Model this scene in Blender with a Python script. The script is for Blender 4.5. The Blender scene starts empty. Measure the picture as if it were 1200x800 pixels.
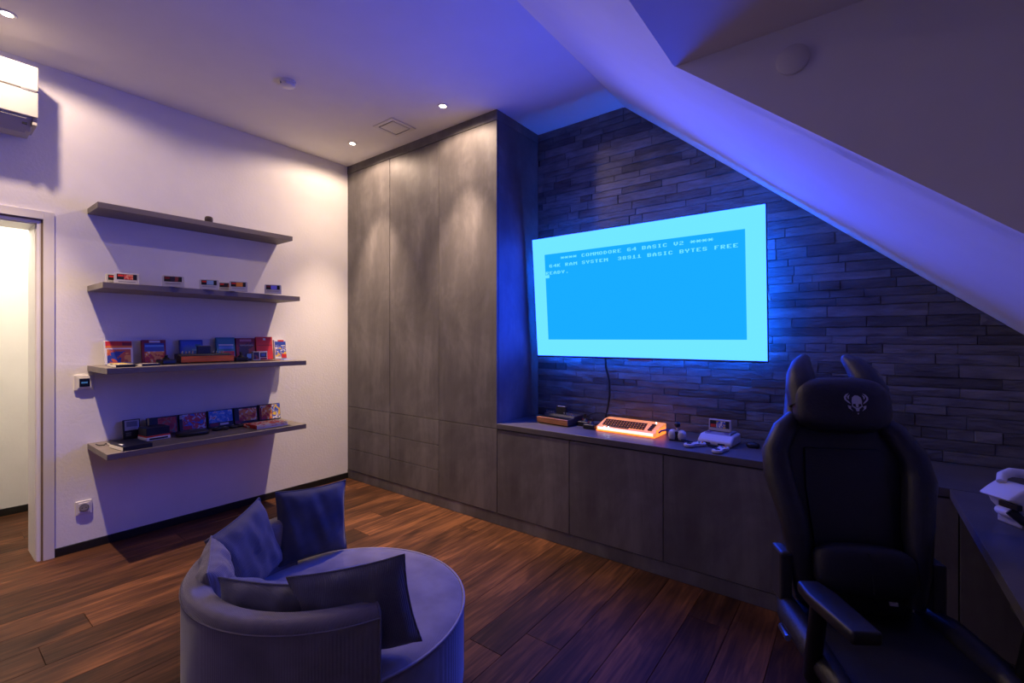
import bpy, bmesh, math, random
from mathutils import Vector, Matrix, noise
SC = bpy.context.scene
COL = SC.collection
R = math.radians
# ---------------------------------------------------------------- camera, world, exposure
cam = bpy.data.cameras.new('camera'); cam_o = bpy.data.objects.new('camera', cam); COL.objects.link(cam_o)
cam.lens = 16.17; cam.sensor_width = 36.0; cam.shift_y = -3.5 / 1200; cam.clip_start = .05
cam_o.location = (4.112, -2.696, 1.40); cam_o.rotation_euler = (R(90), 0, R(37.05))
SC.camera = cam_o
W = bpy.data.worlds.new('world'); SC.world = W; W.use_nodes = True
W.node_tree.nodes['Background'].inputs[0].default_value = (.012, .02, .06, 1)
W.node_tree.nodes['Background'].inputs[1].default_value = .3
SC.view_settings.view_transform = 'Standard'; SC.view_settings.look = 'None'
SC.view_settings.exposure = 0.25; SC.view_settings.gamma = 1.0; SC.view_settings.use_curve_mapping = False
# light levels of the place
SPOT_BEAMS, SPOT_COL = ((21.0, 170, .30), (15.0, 108, 1.0), (290.0, 60, 1.0)), (1.0, .72, .53)   # spill, beam and hot core: watts, angle, blend
CORRIDOR_W, CORRIDOR_COL = 27.0, (1.0, .86, .68)
SCREEN_BORDER, SCREEN_FIELD = (.14, .68, 9.0), (.008, .35, 7.2)
LED_COL, LED_STRENGTH = (.006, .11, 1.0), 125.0

# ---------------------------------------------------------------- helpers
class MB:
    def __init__(s): s.v = []; s.f = []; s.m = Matrix()
    def add(s, vs, fs):
        b = len(s.v); s.v += [s.m @ Vector(p) for p in vs]; s.f += [[b + i for i in f] for f in fs]; return s
    def box(s, lo, hi):
        x0, y0, z0 = lo; x1, y1, z1 = hi
        return s.add([(x0,y0,z0),(x1,y0,z0),(x1,y1,z0),(x0,y1,z0),(x0,y0,z1),(x1,y0,z1),(x1,y1,z1),(x0,y1,z1)],
                     [(0,3,2,1),(4,5,6,7),(0,1,5,4),(1,2,6,5),(2,3,7,6),(3,0,4,7)])
    def prism(s, poly, a, b, axis='y'):          # poly in the two other axes, extruded a..b
        def P(u, w, t): return {'y': (u, t, w), 'x': (t, u, w), 'z': (u, w, t)}[axis]
        n = len(poly)
        return s.add([P(u, w, a) for u, w in poly] + [P(u, w, b) for u, w in poly],
                     [list(range(n)), list(range(2*n-1, n-1, -1))] + [(i, i+n, (i+1) % n + n, (i+1) % n) for i in range(n)])
    def lathe(s, prof, n=32, c=(0,0,0)):
        vs = []; fs = []; m = len(prof)
        for i in range(n):
            a = 2*math.pi*i/n
            vs += [(c[0]+r*math.cos(a), c[1]+r*math.sin(a), c[2]+z) for r, z in prof]
        for i in range(n):
            j = (i+1) % n
            for k in range(m-1): fs.append((i*m+k, j*m+k, j*m+k+1, i*m+k+1))
        if prof[0][0] > 1e-5: fs.append([i*m for i in range(n)][::-1])
        if prof[-1][0] > 1e-5: fs.append([i*m+m-1 for i in range(n)])
        return s.add(vs, fs)
    def tube(s, pts, rad, n=10, closed=False):
        pts = [Vector(p) for p in pts]; m = len(pts)
        rr = rad if isinstance(rad, (list, tuple)) else [rad]*m
        vs = []; fs = []; up = None
        for i, p in enumerate(pts):
            t = (pts[(i+1) % m] - pts[i-1]) if closed else (pts[min(i+1, m-1)] - pts[max(i-1, 0)])
            t.normalize()
            if up is None: up = Vector((0,0,1)) if abs(t.z) < .9 else Vector((1,0,0))
            x = up - t*up.dot(t); x.normalize(); y = t.cross(x); up = x
            for k in range(n):
                a = 2*math.pi*k/n; vs.append(p + (x*math.cos(a) + y*math.sin(a))*rr[i])
        for i in range(m if closed else m-1):
            j = (i+1) % m
            for k in range(n): fs.append((i*n+k, i*n+(k+1) % n, j*n+(k+1) % n, j*n+k))
        if not closed: fs += [list(range(n))[::-1], list(range((m-1)*n, m*n))]
        return s.add(vs, fs)
    def ball(s, c, r, e=1.0, nu=24, nv=14):       # superellipsoid
        r = (r, r, r) if isinstance(r, (int, float)) else r
        def sp(a, p): return math.copysign(abs(a)**p, a)
        vs = [(c[0], c[1], c[2]-r[2])]; fs = []
        for j in range(1, nv):
            b = -math.pi/2 + math.pi*j/nv
            for i in range(nu):
                a = 2*math.pi*i/nu; cb = sp(math.cos(b), e)
                vs.append((c[0]+r[0]*cb*sp(math.cos(a), e), c[1]+r[1]*cb*sp(math.sin(a), e), c[2]+r[2]*sp(math.sin(b), e)))
        vs.append((c[0], c[1], c[2]+r[2])); L = len(vs)-1
        for i in range(nu):
            k = (i+1) % nu
            fs.append((0, 1+k, 1+i)); fs.append((L, L-nu+i, L-nu+k))
            for j in range(nv-2): fs.append((1+j*nu+i, 1+j*nu+k, 1+(j+1)*nu+k, 1+(j+1)*nu+i))
        return s.add(vs, fs)
    def build(s, name, mat, parent=None, bevel=0, seg=2, smooth=False, ang=30):
        me = bpy.data.meshes.new(name)
        bm = bmesh.new(); vv = [bm.verts.new(p) for p in s.v]
        for f in s.f:
            try: bm.faces.new([vv[i] for i in f])
            except ValueError: pass
        bmesh.ops.recalc_face_normals(bm, faces=bm.faces)
        if bevel:
            es = [e for e in bm.edges if len(e.link_faces) == 2 and e.calc_face_angle(0) > R(ang)]
            bmesh.ops.bevel(bm, geom=es, offset=bevel, segments=seg, profile=.5, affect='EDGES', clamp_overlap=True)
        bm.to_mesh(me); bm.free()
        if smooth:
            for p in me.polygons: p.use_smooth = True
            me.set_sharp_from_angle(angle=R(42))
        o = bpy.data.objects.new(name, me); COL.objects.link(o)
        if mat: me.materials.append(mat)
        if parent: o.parent = parent
        return o
def tag(o, label=None, cat=None, group=None, kind=None):
    if label: o['label'] = label
    if cat: o['category'] = cat
    if group: o['group'] = group
    if kind: o['kind'] = kind
    return o
def thing(name, label, cat, loc=(0,0,0), rz=0, group=None):
    o = bpy.data.objects.new(name, None); COL.objects.link(o); o.empty_display_size = .05
    o.location = loc; o.rotation_euler = (0, 0, R(rz)); return tag(o, label, cat, group)
def bx(name, lo, hi, mat, parent=None, bevel=0, seg=2): return MB().box(lo, hi).build(name, mat, parent, bevel, seg)
def struct(o): o['kind'] = 'structure'; return o

# ---------------------------------------------------------------- materials
MATS = {}
def nodes(name):
    m = bpy.data.materials.new(name); m.use_nodes = True; nt = m.node_tree
    return m, nt, nt.nodes['Principled BSDF'], (lambda t, **k: _n(nt, t, **k))
def _n(nt, t, **k):
    n = nt.nodes.new(t)
    for a, b in k.items():
        if isinstance(b, (int, float, str, bool)) and hasattr(n, a): setattr(n, a, b)
    return n
def c4(c, f=1.0): return (max(0, c[0]*f), max(0, c[1]*f), max(0, c[2]*f), 1)
def M(name, col, rough=.5, metal=0, var=.12, scale=6, stretch=(1,1,1), bump=0, bscale=60, rnd=0, sheen=0, emit=None, es=0, coat=0, spec=None, trans=0, alpha=1):
    if name in MATS: return MATS[name]
    m, nt, b, N = nodes(name); L = nt.links.new
    tc = N('ShaderNodeTexCoord'); mp = N('ShaderNodeMapping'); mp.inputs['Scale'].default_value = stretch
    L(tc.outputs['Object'], mp.inputs['Vector'])
    nz = N('ShaderNodeTexNoise'); nz.inputs['Scale'].default_value = scale; nz.inputs['Detail'].default_value = 6; L(mp.outputs[0], nz.inputs['Vector'])
    rp = N('ShaderNodeValToRGB'); rp.color_ramp.elements[0].position = .3; rp.color_ramp.elements[1].position = .7
    rp.color_ramp.elements[0].color = c4(col, 1-var); rp.color_ramp.elements[1].color = c4(col, 1+var); L(nz.outputs['Fac'], rp.inputs[0])
    out = rp.outputs[0]
    if rnd:
        oi = N('ShaderNodeObjectInfo'); mr = N('ShaderNodeMapRange'); mr.inputs['To Min'].default_value = 1-rnd; mr.inputs['To Max'].default_value = 1+rnd
        L(oi.outputs['Random'], mr.inputs['Value']); mx = N('ShaderNodeMixRGB', blend_type='MULTIPLY'); mx.inputs[0].default_value = 1
        L(out, mx.inputs[1]); L(mr.outputs[0], mx.inputs[2]); out = mx.outputs[0]
    L(out, b.inputs['Base Color'])
    b.inputs['Roughness'].default_value = rough; b.inputs['Metallic'].default_value = metal
    if sheen: b.inputs['Sheen Weight'].default_value = sheen; b.inputs['Sheen Roughness'].default_value = .35
    if coat: b.inputs['Coat Weight'].default_value = coat
    if trans: b.inputs['Transmission Weight'].default_value = trans
    if spec is not None: b.inputs['Specular IOR Level'].default_value = spec
    if emit: b.inputs['Emission Color'].default_value = c4(emit); b.inputs['Emission Strength'].default_value = es
    if bump:
        n2 = N('ShaderNodeTexNoise'); n2.inputs['Scale'].default_value = bscale; n2.inputs['Detail'].default_value = 5; L(mp.outputs[0], n2.inputs['Vector'])
        bp = N('ShaderNodeBump'); bp.inputs['Strength'].default_value = bump; bp.inputs['Distance'].default_value = .01
        L(n2.outputs['Fac'], bp.inputs['Height']); L(bp.outputs[0], b.inputs['Normal'])
    MATS[name] = m; return m
def emission(name, col, st):
    m = bpy.data.materials.new(name); m.use_nodes = True; nt = m.node_tree; nt.nodes.clear()
    e = nt.nodes.new('ShaderNodeEmission'); o = nt.nodes.new('ShaderNodeOutputMaterial'); e.inputs[0].default_value = c4(col); e.inputs[1].default_value = st
    nt.links.new(e.outputs[0], o.inputs[0]); MATS[name] = m; return m
def art(name, pal, scale=22, rough=.45):
    """printed box art: blotches of a palette"""
    if name in MATS: return MATS[name]
    m, nt, b, N = nodes(name); L = nt.links.new
    tc = N('ShaderNodeTexCoord'); nz = N('ShaderNodeTexNoise'); nz.inputs['Scale'].default_value = scale; nz.inputs['Detail'].default_value = 3; nz.inputs['Distortion'].default_value = .8
    L(tc.outputs['Object'], nz.inputs['Vector'])
    rp = N('ShaderNodeValToRGB'); rp.color_ramp.interpolation = 'CONSTANT'; els = rp.color_ramp.elements; n = len(pal)
    while len(els) < n: els.new(.5)
    for i, c in enumerate(pal):
        els[i].position = 0 if i == 0 else .32 + .36*(i-1)/max(1, n-2); els[i].color = c4(c)
    L(nz.outputs['Fac'], rp.inputs[0]); L(rp.outputs[0], b.inputs['Base Color']); b.inputs['Roughness'].default_value = rough
    MATS[name] = m; return m
def cabinet_mat():
    m, nt, b, N = nodes('dark_concrete_laminate'); L = nt.links.new
    tc = N('ShaderNodeTexCoord')
    def tex(st, sc, det, seed=0):
        mp = N('ShaderNodeMapping'); mp.inputs['Scale'].default_value = st; mp.inputs['Location'].default_value = (seed, seed*.7, seed*.3)
        L(tc.outputs['Object'], mp.inputs['Vector']); n = N('ShaderNodeTexNoise'); n.inputs['Scale'].default_value = sc; n.inputs['Detail'].default_value = det; n.inputs['Roughness'].default_value = .62
        n.inputs['Distortion'].default_value = .5; L(mp.outputs[0], n.inputs['Vector']); return n.outputs['Fac']
    a = tex((1.9, 1, .55), 1.9, 5); c = tex((1, 1, .8), 2.3, 6, 4.3); d = tex((7, 1, .5), 2.6, 3, 9.1)
    m1 = N('ShaderNodeMath', operation='MULTIPLY'); m1.inputs[1].default_value = .44; L(a, m1.inputs[0])
    m2 = N('ShaderNodeMath', operation='MULTIPLY_ADD'); m2.inputs[1].default_value = .48; L(c, m2.inputs[0]); L(m1.outputs[0], m2.inputs[2])
    m3 = N('ShaderNodeMath', operation='MULTIPLY_ADD'); m3.inputs[1].default_value = .08; L(d, m3.inputs[0]); L(m2.outputs[0], m3.inputs[2])
    rp = N('ShaderNodeValToRGB'); e = rp.color_ramp.elements; e[0].position = .34; e[0].color = (.075, .068, .068, 1); e[1].position = .68; e[1].color = (.24, .225, .22, 1)
    k = e.new(.5); k.color = (.13, .12, .118, 1)
    L(m3.outputs[0], rp.inputs[0]); L(rp.outputs[0], b.inputs['Base Color'])
    mr = N('ShaderNodeMapRange'); mr.inputs['To Min'].default_value = .62; mr.inputs['To Max'].default_value = .5; L(m3.outputs[0], mr.inputs['Value']); L(mr.outputs[0], b.inputs['Roughness'])
    b.inputs['Specular IOR Level'].default_value = .4
    MATS['cab'] = m; return m
def wood_mat():
    m, nt, b, N = nodes('dark_oak_plank'); L = nt.links.new
    tc = N('ShaderNodeTexCoord'); oi = N('ShaderNodeObjectInfo')
    ad = N('ShaderNodeVectorMath', operation='ADD'); cm = N('ShaderNodeCombineXYZ'); ml = N('ShaderNodeMath', operation='MULTIPLY'); ml.inputs[1].default_value = 37
    L(oi.outputs['Random'], ml.inputs[0]); L(ml.outputs[0], cm.inputs[0]); L(ml.outputs[0], cm.inputs[1]); L(tc.outputs['Object'], ad.inputs[0]); L(cm.outputs[0], ad.inputs[1])
    def tex(st, sc, det, dist):
        mp = N('ShaderNodeMapping'); mp.inputs['Scale'].default_value = st; L(ad.outputs[0], mp.inputs['Vector'])
        n = N('ShaderNodeTexNoise'); n.inputs['Scale'].default_value = sc; n.inputs['Detail'].default_value = det; n.inputs['Distortion'].default_value = dist; L(mp.outputs[0], n.inputs['Vector']); return n.outputs['Fac']
    g = tex((14, 1.0, 1), 2.4, 8, 1.2); w = tex((2.2, .8, 1), 2.5, 6, .6)
    rp = N('ShaderNodeValToRGB'); e = rp.color_ramp.elements; e[0].position = .34; e[0].color = (.024, .009, .005, 1); e[1].position = .7; e[1].color = (.20, .078, .030, 1)
    k = e.new(.5); k.color = (.070, .027, .012, 1)
    mx = N('ShaderNodeMath', operation='MULTIPLY_ADD'); mx.inputs[1].default_value = .5; L(g, mx.inputs[0]); m5 = N('ShaderNodeMath', operation='MULTIPLY'); m5.inputs[1].default_value = .5; L(w, m5.inputs[0]); L(m5.outputs[0], mx.inputs[2])
    L(mx.outputs[0], rp.inputs[0])
    mr = N('ShaderNodeMapRange'); mr.inputs['To Min'].default_value = .55; mr.inputs['To Max'].default_value = 1.35; L(oi.outputs['Random'], mr.inputs['Value'])
    mu = N('ShaderNodeMixRGB', blend_type='MULTIPLY'); mu.inputs[0].default_value = 1; L(rp.outputs[0], mu.inputs[1]); L(mr.outputs[0], mu.inputs[2]); L(mu.outputs[0], b.inputs['Base Color'])
    b.inputs['Roughness'].default_value = .55; b.inputs['Specular IOR Level'].default_value = .18
    bp = N('ShaderNodeBump'); bp.inputs['Strength'].default_value = .25; bp.inputs['Distance'].default_value = .004; L(g, bp.inputs['Height']); L(bp.outputs[0], b.inputs['Normal'])
    return m
def cord_mat(name, col, freq=90, axis='X', sheen=.5, strength=.35):
    m, nt, b, N = nodes(name); L = nt.links.new
    tc = N('ShaderNodeTexCoord'); wv = N('ShaderNodeTexWave', wave_type='BANDS', bands_direction=axis); wv.inputs['Scale'].default_value = freq; wv.inputs['Distortion'].default_value = .6
    L(tc.outputs['Object'], wv.inputs['Vector']); nz = N('ShaderNodeTexNoise'); nz.inputs['Scale'].default_value = 9; nz.inputs['Detail'].default_value = 5; L(tc.outputs['Object'], nz.inputs['Vector'])
    rp = N('ShaderNodeValToRGB'); rp.color_ramp.elements[0].position = .3; rp.color_ramp.elements[1].position = .7; rp.color_ramp.elements[0].color = c4(col, .82); rp.color_ramp.elements[1].color = c4(col, 1.2); L(nz.outputs['Fac'], rp.inputs[0]); L(rp.outputs[0], b.inputs['Base Color'])
    b.inputs['Roughness'].default_value = .85; b.inputs['Sheen Weight'].default_value = sheen; b.inputs['Sheen Roughness'].default_value = .4; b.inputs['Specular IOR Level'].default_value = .2
    bp = N('ShaderNodeBump'); bp.inputs['Strength'].default_value = strength; bp.inputs['Distance'].default_value = .003; L(wv.outputs['Fac'], bp.inputs['Height']); L(bp.outputs[0], b.inputs['Normal'])
    return m

PAINT = M('white_plaster', (.88, .865, .84), .85, var=.02, bump=.13, bscale=55)
CEIL = M('white_ceiling_paint', (.88, .865, .845), .9, var=.015, bump=.04, bscale=90)
SLATE = M('dark_slate', (.118, .115, .122), .5, var=.35, scale=7, stretch=(1, 1, 3), bump=.75, bscale=22, rnd=.45)
GROUT = M('slate_backing', (.012, .012, .014), .9)
CAB = cabinet_mat()
CABIN = M('cabinet_carcass', (.02, .018, .018), .7)
SHELFM = M('grey_brown_laminate', (.17, .145, .13), .5, var=.25, scale=5, stretch=(1, .25, 1), bump=.05)
WOOD = wood_mat()
BASEB = M('black_baseboard', (.008, .008, .008), .5)
WHITEP = M('white_plastic', (.78, .76, .72), .35, var=.02)
WHITEM = M('white_lacquer', (.76, .74, .70), .4, var=.02)
SEAL = M('brown_door_seal', (.20, .14, .10), .7)
DARKP = M('black_plastic', (.012, .012, .013), .4)
DARKG = M('charcoal_plastic', (.03, .03, .032), .45)
GREYP = M('light_grey_plastic', (.50, .49, .50), .45, var=.05)
GREYD = M('mid_grey_plastic', (.20, .20, .22), .5)
LEATHER = M('black_leatherette', (.018, .018, .024), .45, var=.2, scale=30, bump=.12, bscale=120)
LEATHM = M('black_leather_panel', (.010, .010, .014), .55, var=.2, scale=30, bump=.15, bscale=160)
METAL = M('brushed_steel', (.55, .55, .57), .3, metal=1, var=.05)
BLACKM = M('black_steel', (.02, .02, .022), .35, metal=.6)
WOODV = M('walnut_veneer', (.42, .17, .06), .45, var=.35, scale=4, stretch=(1.5, 8, 8))
ORANGEV = M('orange_veneer', (.80, .17, .025), .45, var=.3, scale=4, stretch=(1.5, 8, 8))
RUBBER = M('black_cable_rubber', (.01, .01, .011), .5)
SILVER = M('silver_switch', (.7, .7, .72), .25, metal=.8)

# ---------------------------------------------------------------- room shell
H = 3.127; YB = .563; XE = 2.715; KS = .8427; XR = 5.35; YF = -5.4; YC = -.97; ZD = 2.407; XD = 3.56; YD2 = -3.4
def zslope(x): return H - KS*(x - XE)
# floor with planks
floor = struct(bx('floor', (-1.29, YF, -.06), (XR, YB, -.018), M('floor_gap', (.01, .006, .004), .8)))
random.seed(4)
def planks(x0, x1, y0, y1, w=.19):
    x = x0
    while x < x1 - .01:
        xe = min(x + w, x1); y = y0 - random.uniform(0, 1.4)
        while y < y1:
            ye = y + random.uniform(1.3, 2.1); a, b = max(y, y0), min(ye, y1)
            if b - a > .05:
                MB().box((x + .0008, a + .0008, -.018), (xe - .0008, b - .0008, 0)).build('plank', WOOD, floor, .0012, 1)
            y = ye
        x = xe
planks(-1.29, 0, -3.6, -1.2); planks(0, XR, YF, .0)
# walls
mb = MB(); mb.box((-.267, -2.19, 0), (0, YB, H)).box((-.267, -3.05, 2.122), (0, -2.19, H)).box((-.267, YF, 0), (0, -3.05, H))
struct(mb.build('wall_left', PAINT))
struct(bx('wall_front', (-.267, YF - .2, 0), (XR + .2, YF, H), PAINT))
mb = MB().box((XR, YF, 0), (XR + .2, YD2, zslope(XR))).box((XR, YC, -.06), (XR + .2, YB, zslope(XR))).box((XR, YD2, 0), (XR + .2, YC, .95)).box((XR, YD2, 2.2), (XR + .2, YC, ZD)).box((XR, YD2, .95), (XR + .2, YD2 + .35, 2.2)).box((XR, YC - .35, .95), (XR + .2, YC, 2.2))
struct(mb.build('wall_right', PAINT))
win = thing('window_1', None, None, (XR, (YD2 + YC)/2, .95)); struct(win)
wl = (YC - YD2 - .7)/2
m_ = MB().box((.06, -wl, 0), (.12, wl, .06)).box((.06, -wl, 1.19), (.12, wl, 1.25)).box((.06, -wl, .06), (.12, -wl + .06, 1.19)).box((.06, wl - .06, .06), (.12, wl, 1.19)).box((.06, -.04, .06), (.12, .04, 1.19))
m_.build('window_frame', WHITEM, win, .003)
GLASS = M('night_glass', (.02, .025, .04), .03, var=0, trans=.6)
bx('pane', (.085, -wl + .06, .06), (.095, -.04, 1.19), GLASS, win); bx('pane', (.085, .04, .06), (.095, wl - .06, 1.19), GLASS, win)
# ceilings
struct(bx('ceiling', (-.267, YF, H), (XE, YB + .2, H + .15), CEIL))
def slope_poly(x0, x1):
    t = .16; return [(x0, zslope(x0)), (x1, zslope(x1)), (x1 + t*.64, zslope(x1) + t*.77), (x0 + t*.64, zslope(x0) + t*.77)]
mb = MB().prism(slope_poly(XE, XR), YC + .02, YB + .2).prism(slope_poly(XE, XD), YD2, YC + .02).prism(slope_poly(XE, XR), YF, YD2)
struct(mb.build('ceiling_slope', CEIL))
struct(bx('ceiling_dormer', (XD + .005, YD2, ZD), (XR + .2, YC, ZD + .12), CEIL))
ck = [(XD, ZD + .05), (XR + .1, ZD + .05), (XR + .1, zslope(XR)), (XR, zslope(XR)), (XD, zslope(XD))]
struct(MB().prism(ck, YC, YC + .1).build('wall_dormer', CEIL)); struct(MB().prism(ck, YD2 - .1, YD2).build('wall_dormer_front', CEIL))
# corridor behind the doorway
struct(bx('wall_corridor', (-1.44, -3.7, 0), (-1.29, -1.1, 2.6), PAINT)); struct(bx('wall_corridor_end', (-1.29, -1.2, 0), (-.267, -1.1, 2.6), PAINT))
struct(bx('wall_corridor_near', (-1.29, -3.7, 0), (-.267, -3.6, 2.6), PAINT)); struct(bx('ceiling_corridor', (-1.44, -3.7, 2.6), (-.267, -1.1, 2.7), CEIL))
struct(bx('baseboard_corridor', (-1.29, -3.6, 0), (-1.275, -1.2, .055), BASEB, None, .002))
struct(bx('baseboard_left', (0, -2.112, 0), (.014, 0, .054), BASEB, None, .002))
# doorway casing: white frame with two seals
tr = thing('door_1', None, None, (0, -2.19, 0)); struct(tr)
def casing(name, t0, t1, x0, x1, mat):             # U-shaped lining: t = distance outward from the opening
    m = MB(); zt = 2.122
    m.box((x0, t0, 0), (x1, t1, zt + t1)).box((x0, -.86 - t1, 0), (x1, -.86 - t0, zt + t1)).box((x0, -.86 - t0, zt + t0), (x1, t0, zt + t1))
    m.build(name, mat, tr, .0015, 1)
casing('casing', .027, .078, -.002, .016, WHITEM)
casing('seal', .018, .027, -.012, .004, SEAL); casing('rebate', .012, .018, -.016, .002, WHITEM); casing('seal', .004, .012, -.024, -.006, SEAL)
casing('jamb', -.006, .004, -.275, -.016, WHITEM)

# stone wall
wall_back = struct(bx('wall_back', (1.935, YB, -.06), (XR, YB + .2, H), GROUT))
def clip(poly, a, b, c):      # keep a*x+b*z<=c
    out = []
    for i in range(len(poly)):
        p, q = poly[i], poly[(i+1) % len(poly)]; dp = a*p[0] + b*p[1] - c; dq = a*q[0] + b*q[1] - c
        if dp <= 0: out.append(p)
        if dp*dq < 0: t = dp/(dp-dq); out.append((p[0] + t*(q[0]-p[0]), p[1] + t*(q[1]-p[1])))
    return out
random.seed(11)
strips = []; z = .762
while z < H - .01:
    h = random.choice([.046, .05, .054, .058, .066]); ze = min(z + h, H); x = 1.935 - random.uniform(0, .25)
    while x < 4.95:
        w = random.choice([.10, .16, .20, .25, .30, .36, .44]); x0, x1 = max(x, 1.936), x + w
        if x1 - x0 > .03:
            g = .0006
            poly = clip([(x0 + g, z + g), (x1 - g, z + g), (x1 - g, ze - g), (x0 + g, ze - g)], KS, 1, H + KS*XE - .001)
            if len(poly) >= 3:
                ar = abs(sum(poly[i][0]*poly[(i+1) % len(poly)][1] - poly[(i+1) % len(poly)][0]*poly[i][1] for i in range(len(poly))))/2
                if ar > 3e-4: strips.append(poly)
        x += w
    z = ze
def strip_mesh(poly, mb):
    cx = sum(p[0] for p in poly)/len(poly); cz = sum(p[1] for p in poly)/len(poly); d = random.choice([.0095, .010, .0105, .011, .0115, .012, .0155])
    n = len(poly); b = .002; vs = [(p[0], YB, p[1]) for p in poly]
    vs += [(p[0], YB - d + .003 + random.uniform(-.001, .002), p[1]) for p in poly]
    fr = []
    for p in poly:
        dx, dz = cx - p[0], cz - p[1]
        fr.append((p[0] + math.copysign(min(b, abs(dx)*.4), dx), YB - d + random.uniform(-.0025, .0025), p[1] + math.copysign(min(b, abs(dz)*.4), dz)))
    vs += fr; vs.append((cx + random.uniform(-.02, .02), YB - d - random.uniform(-.001, .005), cz))
    fs = [(i, i+n, (i+1) % n + n, (i+1) % n) for i in range(n)] + [(i+n, i+2*n, (i+1) % n + 2*n, (i+1) % n + n) for i in range(n)]
    fs += [(i+2*n, 3*n, (i+1) % n + 2*n) for i in range(n)]
    mb.add(vs, fs)
camx = 4.112
def vis(poly):
    cx = sum(p[0] for p in poly)/len(poly); cz = sum(p[1] for p in poly)/len(poly)
    hid = (2.1 < cx < 3.6 and 1.3 < cz < 2.1) or cx > 4.8
    return (1 if hid else 0, (cx - camx)**2 - 8*(poly[1][0] - poly[0][0]))
strips.sort(key=vis)
for p in strips[:298]:
    mb = MB(); strip_mesh(p, mb); mb.build('stone', SLATE, wall_back)
mb = MB()
for p in strips[298:]: strip_mesh(p, mb)
o = mb.build('stones', SLATE, wall_back); o['kind'] = 'stuff'

# ---------------------------------------------------------------- built-in cabinets
def front(name, x0, x1, z0, z1, parent, ox):
    g = .0026; return bx(name, (x0 + g - ox, 0, z0 + g), (x1 - g - ox, .019, z1 - g), CAB, parent, .0008, 1)
units = [(.0, .67, 'tall dark concrete-look cupboard in the corner beside the white wall', True), (.67, 1.309, 'tall dark concrete-look cupboard in the middle of three, three drawers below', True),
         (1.309, 1.935, 'tall dark concrete-look cupboard with a full-height lower door next to the niche', False)]
for x0, x1, lab, dr in units:
    t = thing('tall_cabinet', lab, 'cabinet', (x0, 0, 0), 0, 'tall cabinets')
    bx('body', (.024 if x0 == 0 else .002, .021, .085), (x1 - x0 - (.019 if x1 > 1.9 else .002), YB - .005, 3.05), CABIN, t)
    front('door', x0 + (.022 if x0 == 0 else 0), x1, .72, 3.05, t, x0)
    if dr:
        for a, b in ((.507, .72), (.30, .507), (.085, .30)): front('drawer_front', x0 + (.022 if x0 == 0 else 0), x1, a, b, t, x0)
    else:
        front('lower_door', x0, x1, .085, .72, t, x0)
        bx('side_panel', (x1 - x0 - .019, .02, .76), (x1 - x0, YB, 3.05), CAB, t)
    if x0 == 0: bx('filler_strip', (.001, .004, .085), (.02, .02, 3.05), CAB, t)
tag(bx('cabinet_fascia', (0, 0, 3.052), (1.935, YB, H), CAB), 'dark fascia board closing the tall cupboards to the ceiling', 'fascia')
tag(bx('cabinet_plinth', (0, .002, 0), (5.345, .06, .083), CAB), 'long dark plinth under the cupboards along the floor', 'plinth')
lows = [(1.935, 2.558, 'low dark cupboard under the counter next to the tall cupboards'), (2.558, 3.191, 'low dark cupboard below the glowing orange computer'),
        (3.191, 3.82, 'low dark cupboard below the grey game console'), (3.82, 4.45, 'low dark cupboard hidden behind the gaming chair'), (4.45, 5.345, 'dark corner cupboard in the gap under the desk and worktop')]
for x0, x1, lab in lows:
    t = thing('low_cabinet', lab, 'cabinet', (x0, 0, 0), 0, 'low cabinets')
    bx('body', (.002, .021, .085), (x1 - x0 - .002, YB - .005, .715), CABIN, t); front('door', x0, x1, .085, .716, t, x0)
COUNTER = M('dark_worktop', (.10, .092, .095), .38, var=.22, scale=4, bump=.03)
tag(bx('worktop', (1.937, -.004, .722), (XR - .001, YB - .001, .76), COUNTER, None, .0012, 1), 'long dark worktop running below the television to the desk', 'worktop')
t = thing('desk', 'dark desk jutting out from the counter at the right edge, headset on it', 'desk', (4.42, -.006, 0))
bx('desk_top', (0, -2.0, .72), (.929, 0, .758), COUNTER, t, .0012, 1); bx('side_panel', (.02, -2.0, 0), (.90, -1.975, .72), CAB, t); bx('back_panel', (.88, -1.97, .3), (.90, -.02, .72), CAB, t)

# ---------------------------------------------------------------- television
def font_mesh(lines, cw, ch, x0, z0, y):
    F = dict(A='183C667E666666', B='7C66667C66667C', C='3C66606060663C', D='786C6666666C78', E='7E60607860607E', F='7E606078606060', I='3C18181818183C', K='666C7870786C66', M='63777F6B636363', N='66767E7E6E6666',
             O='3C66666666663C', R='7C66667C786C66', S='3C66603C06663C', T='7E181818181818', V='66666666663C18', Y='6666663C181818')
    F.update({'*': '00663CFF3C6600', '1': '1818381818187E', '2': '3C66060C30607E', '3': '3C66061C06663C', '4': '060E1E667F0606', '6': '3C66607C66663C', '8': '3C66663C66663C', '9': '3C66663E06663C', '.': '00000000001818', '#': 'FFFFFFFFFFFFFF'})
    mb = MB()
    for row, txt in lines:
        for c, chh in enumerate(txt):
            if chh not in F: continue
            for r in range(7):
                bits = int(F[chh][2*r:2*r+2], 16); k = 0
                while k < 8:
                    if bits >> (7-k) & 1:
                        e = k
                        while e < 8 and bits >> (7-e) & 1: e += 1
                        xa, xb = x0 + (c + k/8)*cw, x0 + (c + e/8)*cw; za, zb = z0 - (row + (r+1)/8)*ch, z0 - (row + r/8)*ch
                        mb.add([(xa, y, za), (xb, y, za), (xb, y, zb), (xa, y, zb)], [(0, 1, 2, 3)]); k = e
                    else: k += 1
    return mb
tv = thing('television', 'large wall-mounted television showing a light blue computer start screen', 'television', (2.849, .42, 1.2645)); tv.rotation_euler = (R(4.96), 0, 0)
WT, HT = 1.651, .925
EB = emission('screen_border_light', SCREEN_BORDER, 1); EF = emission('screen_field_light', SCREEN_FIELD, 1); ET = emission('screen_text_light', (.14, .68, 6.0), 1)
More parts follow.
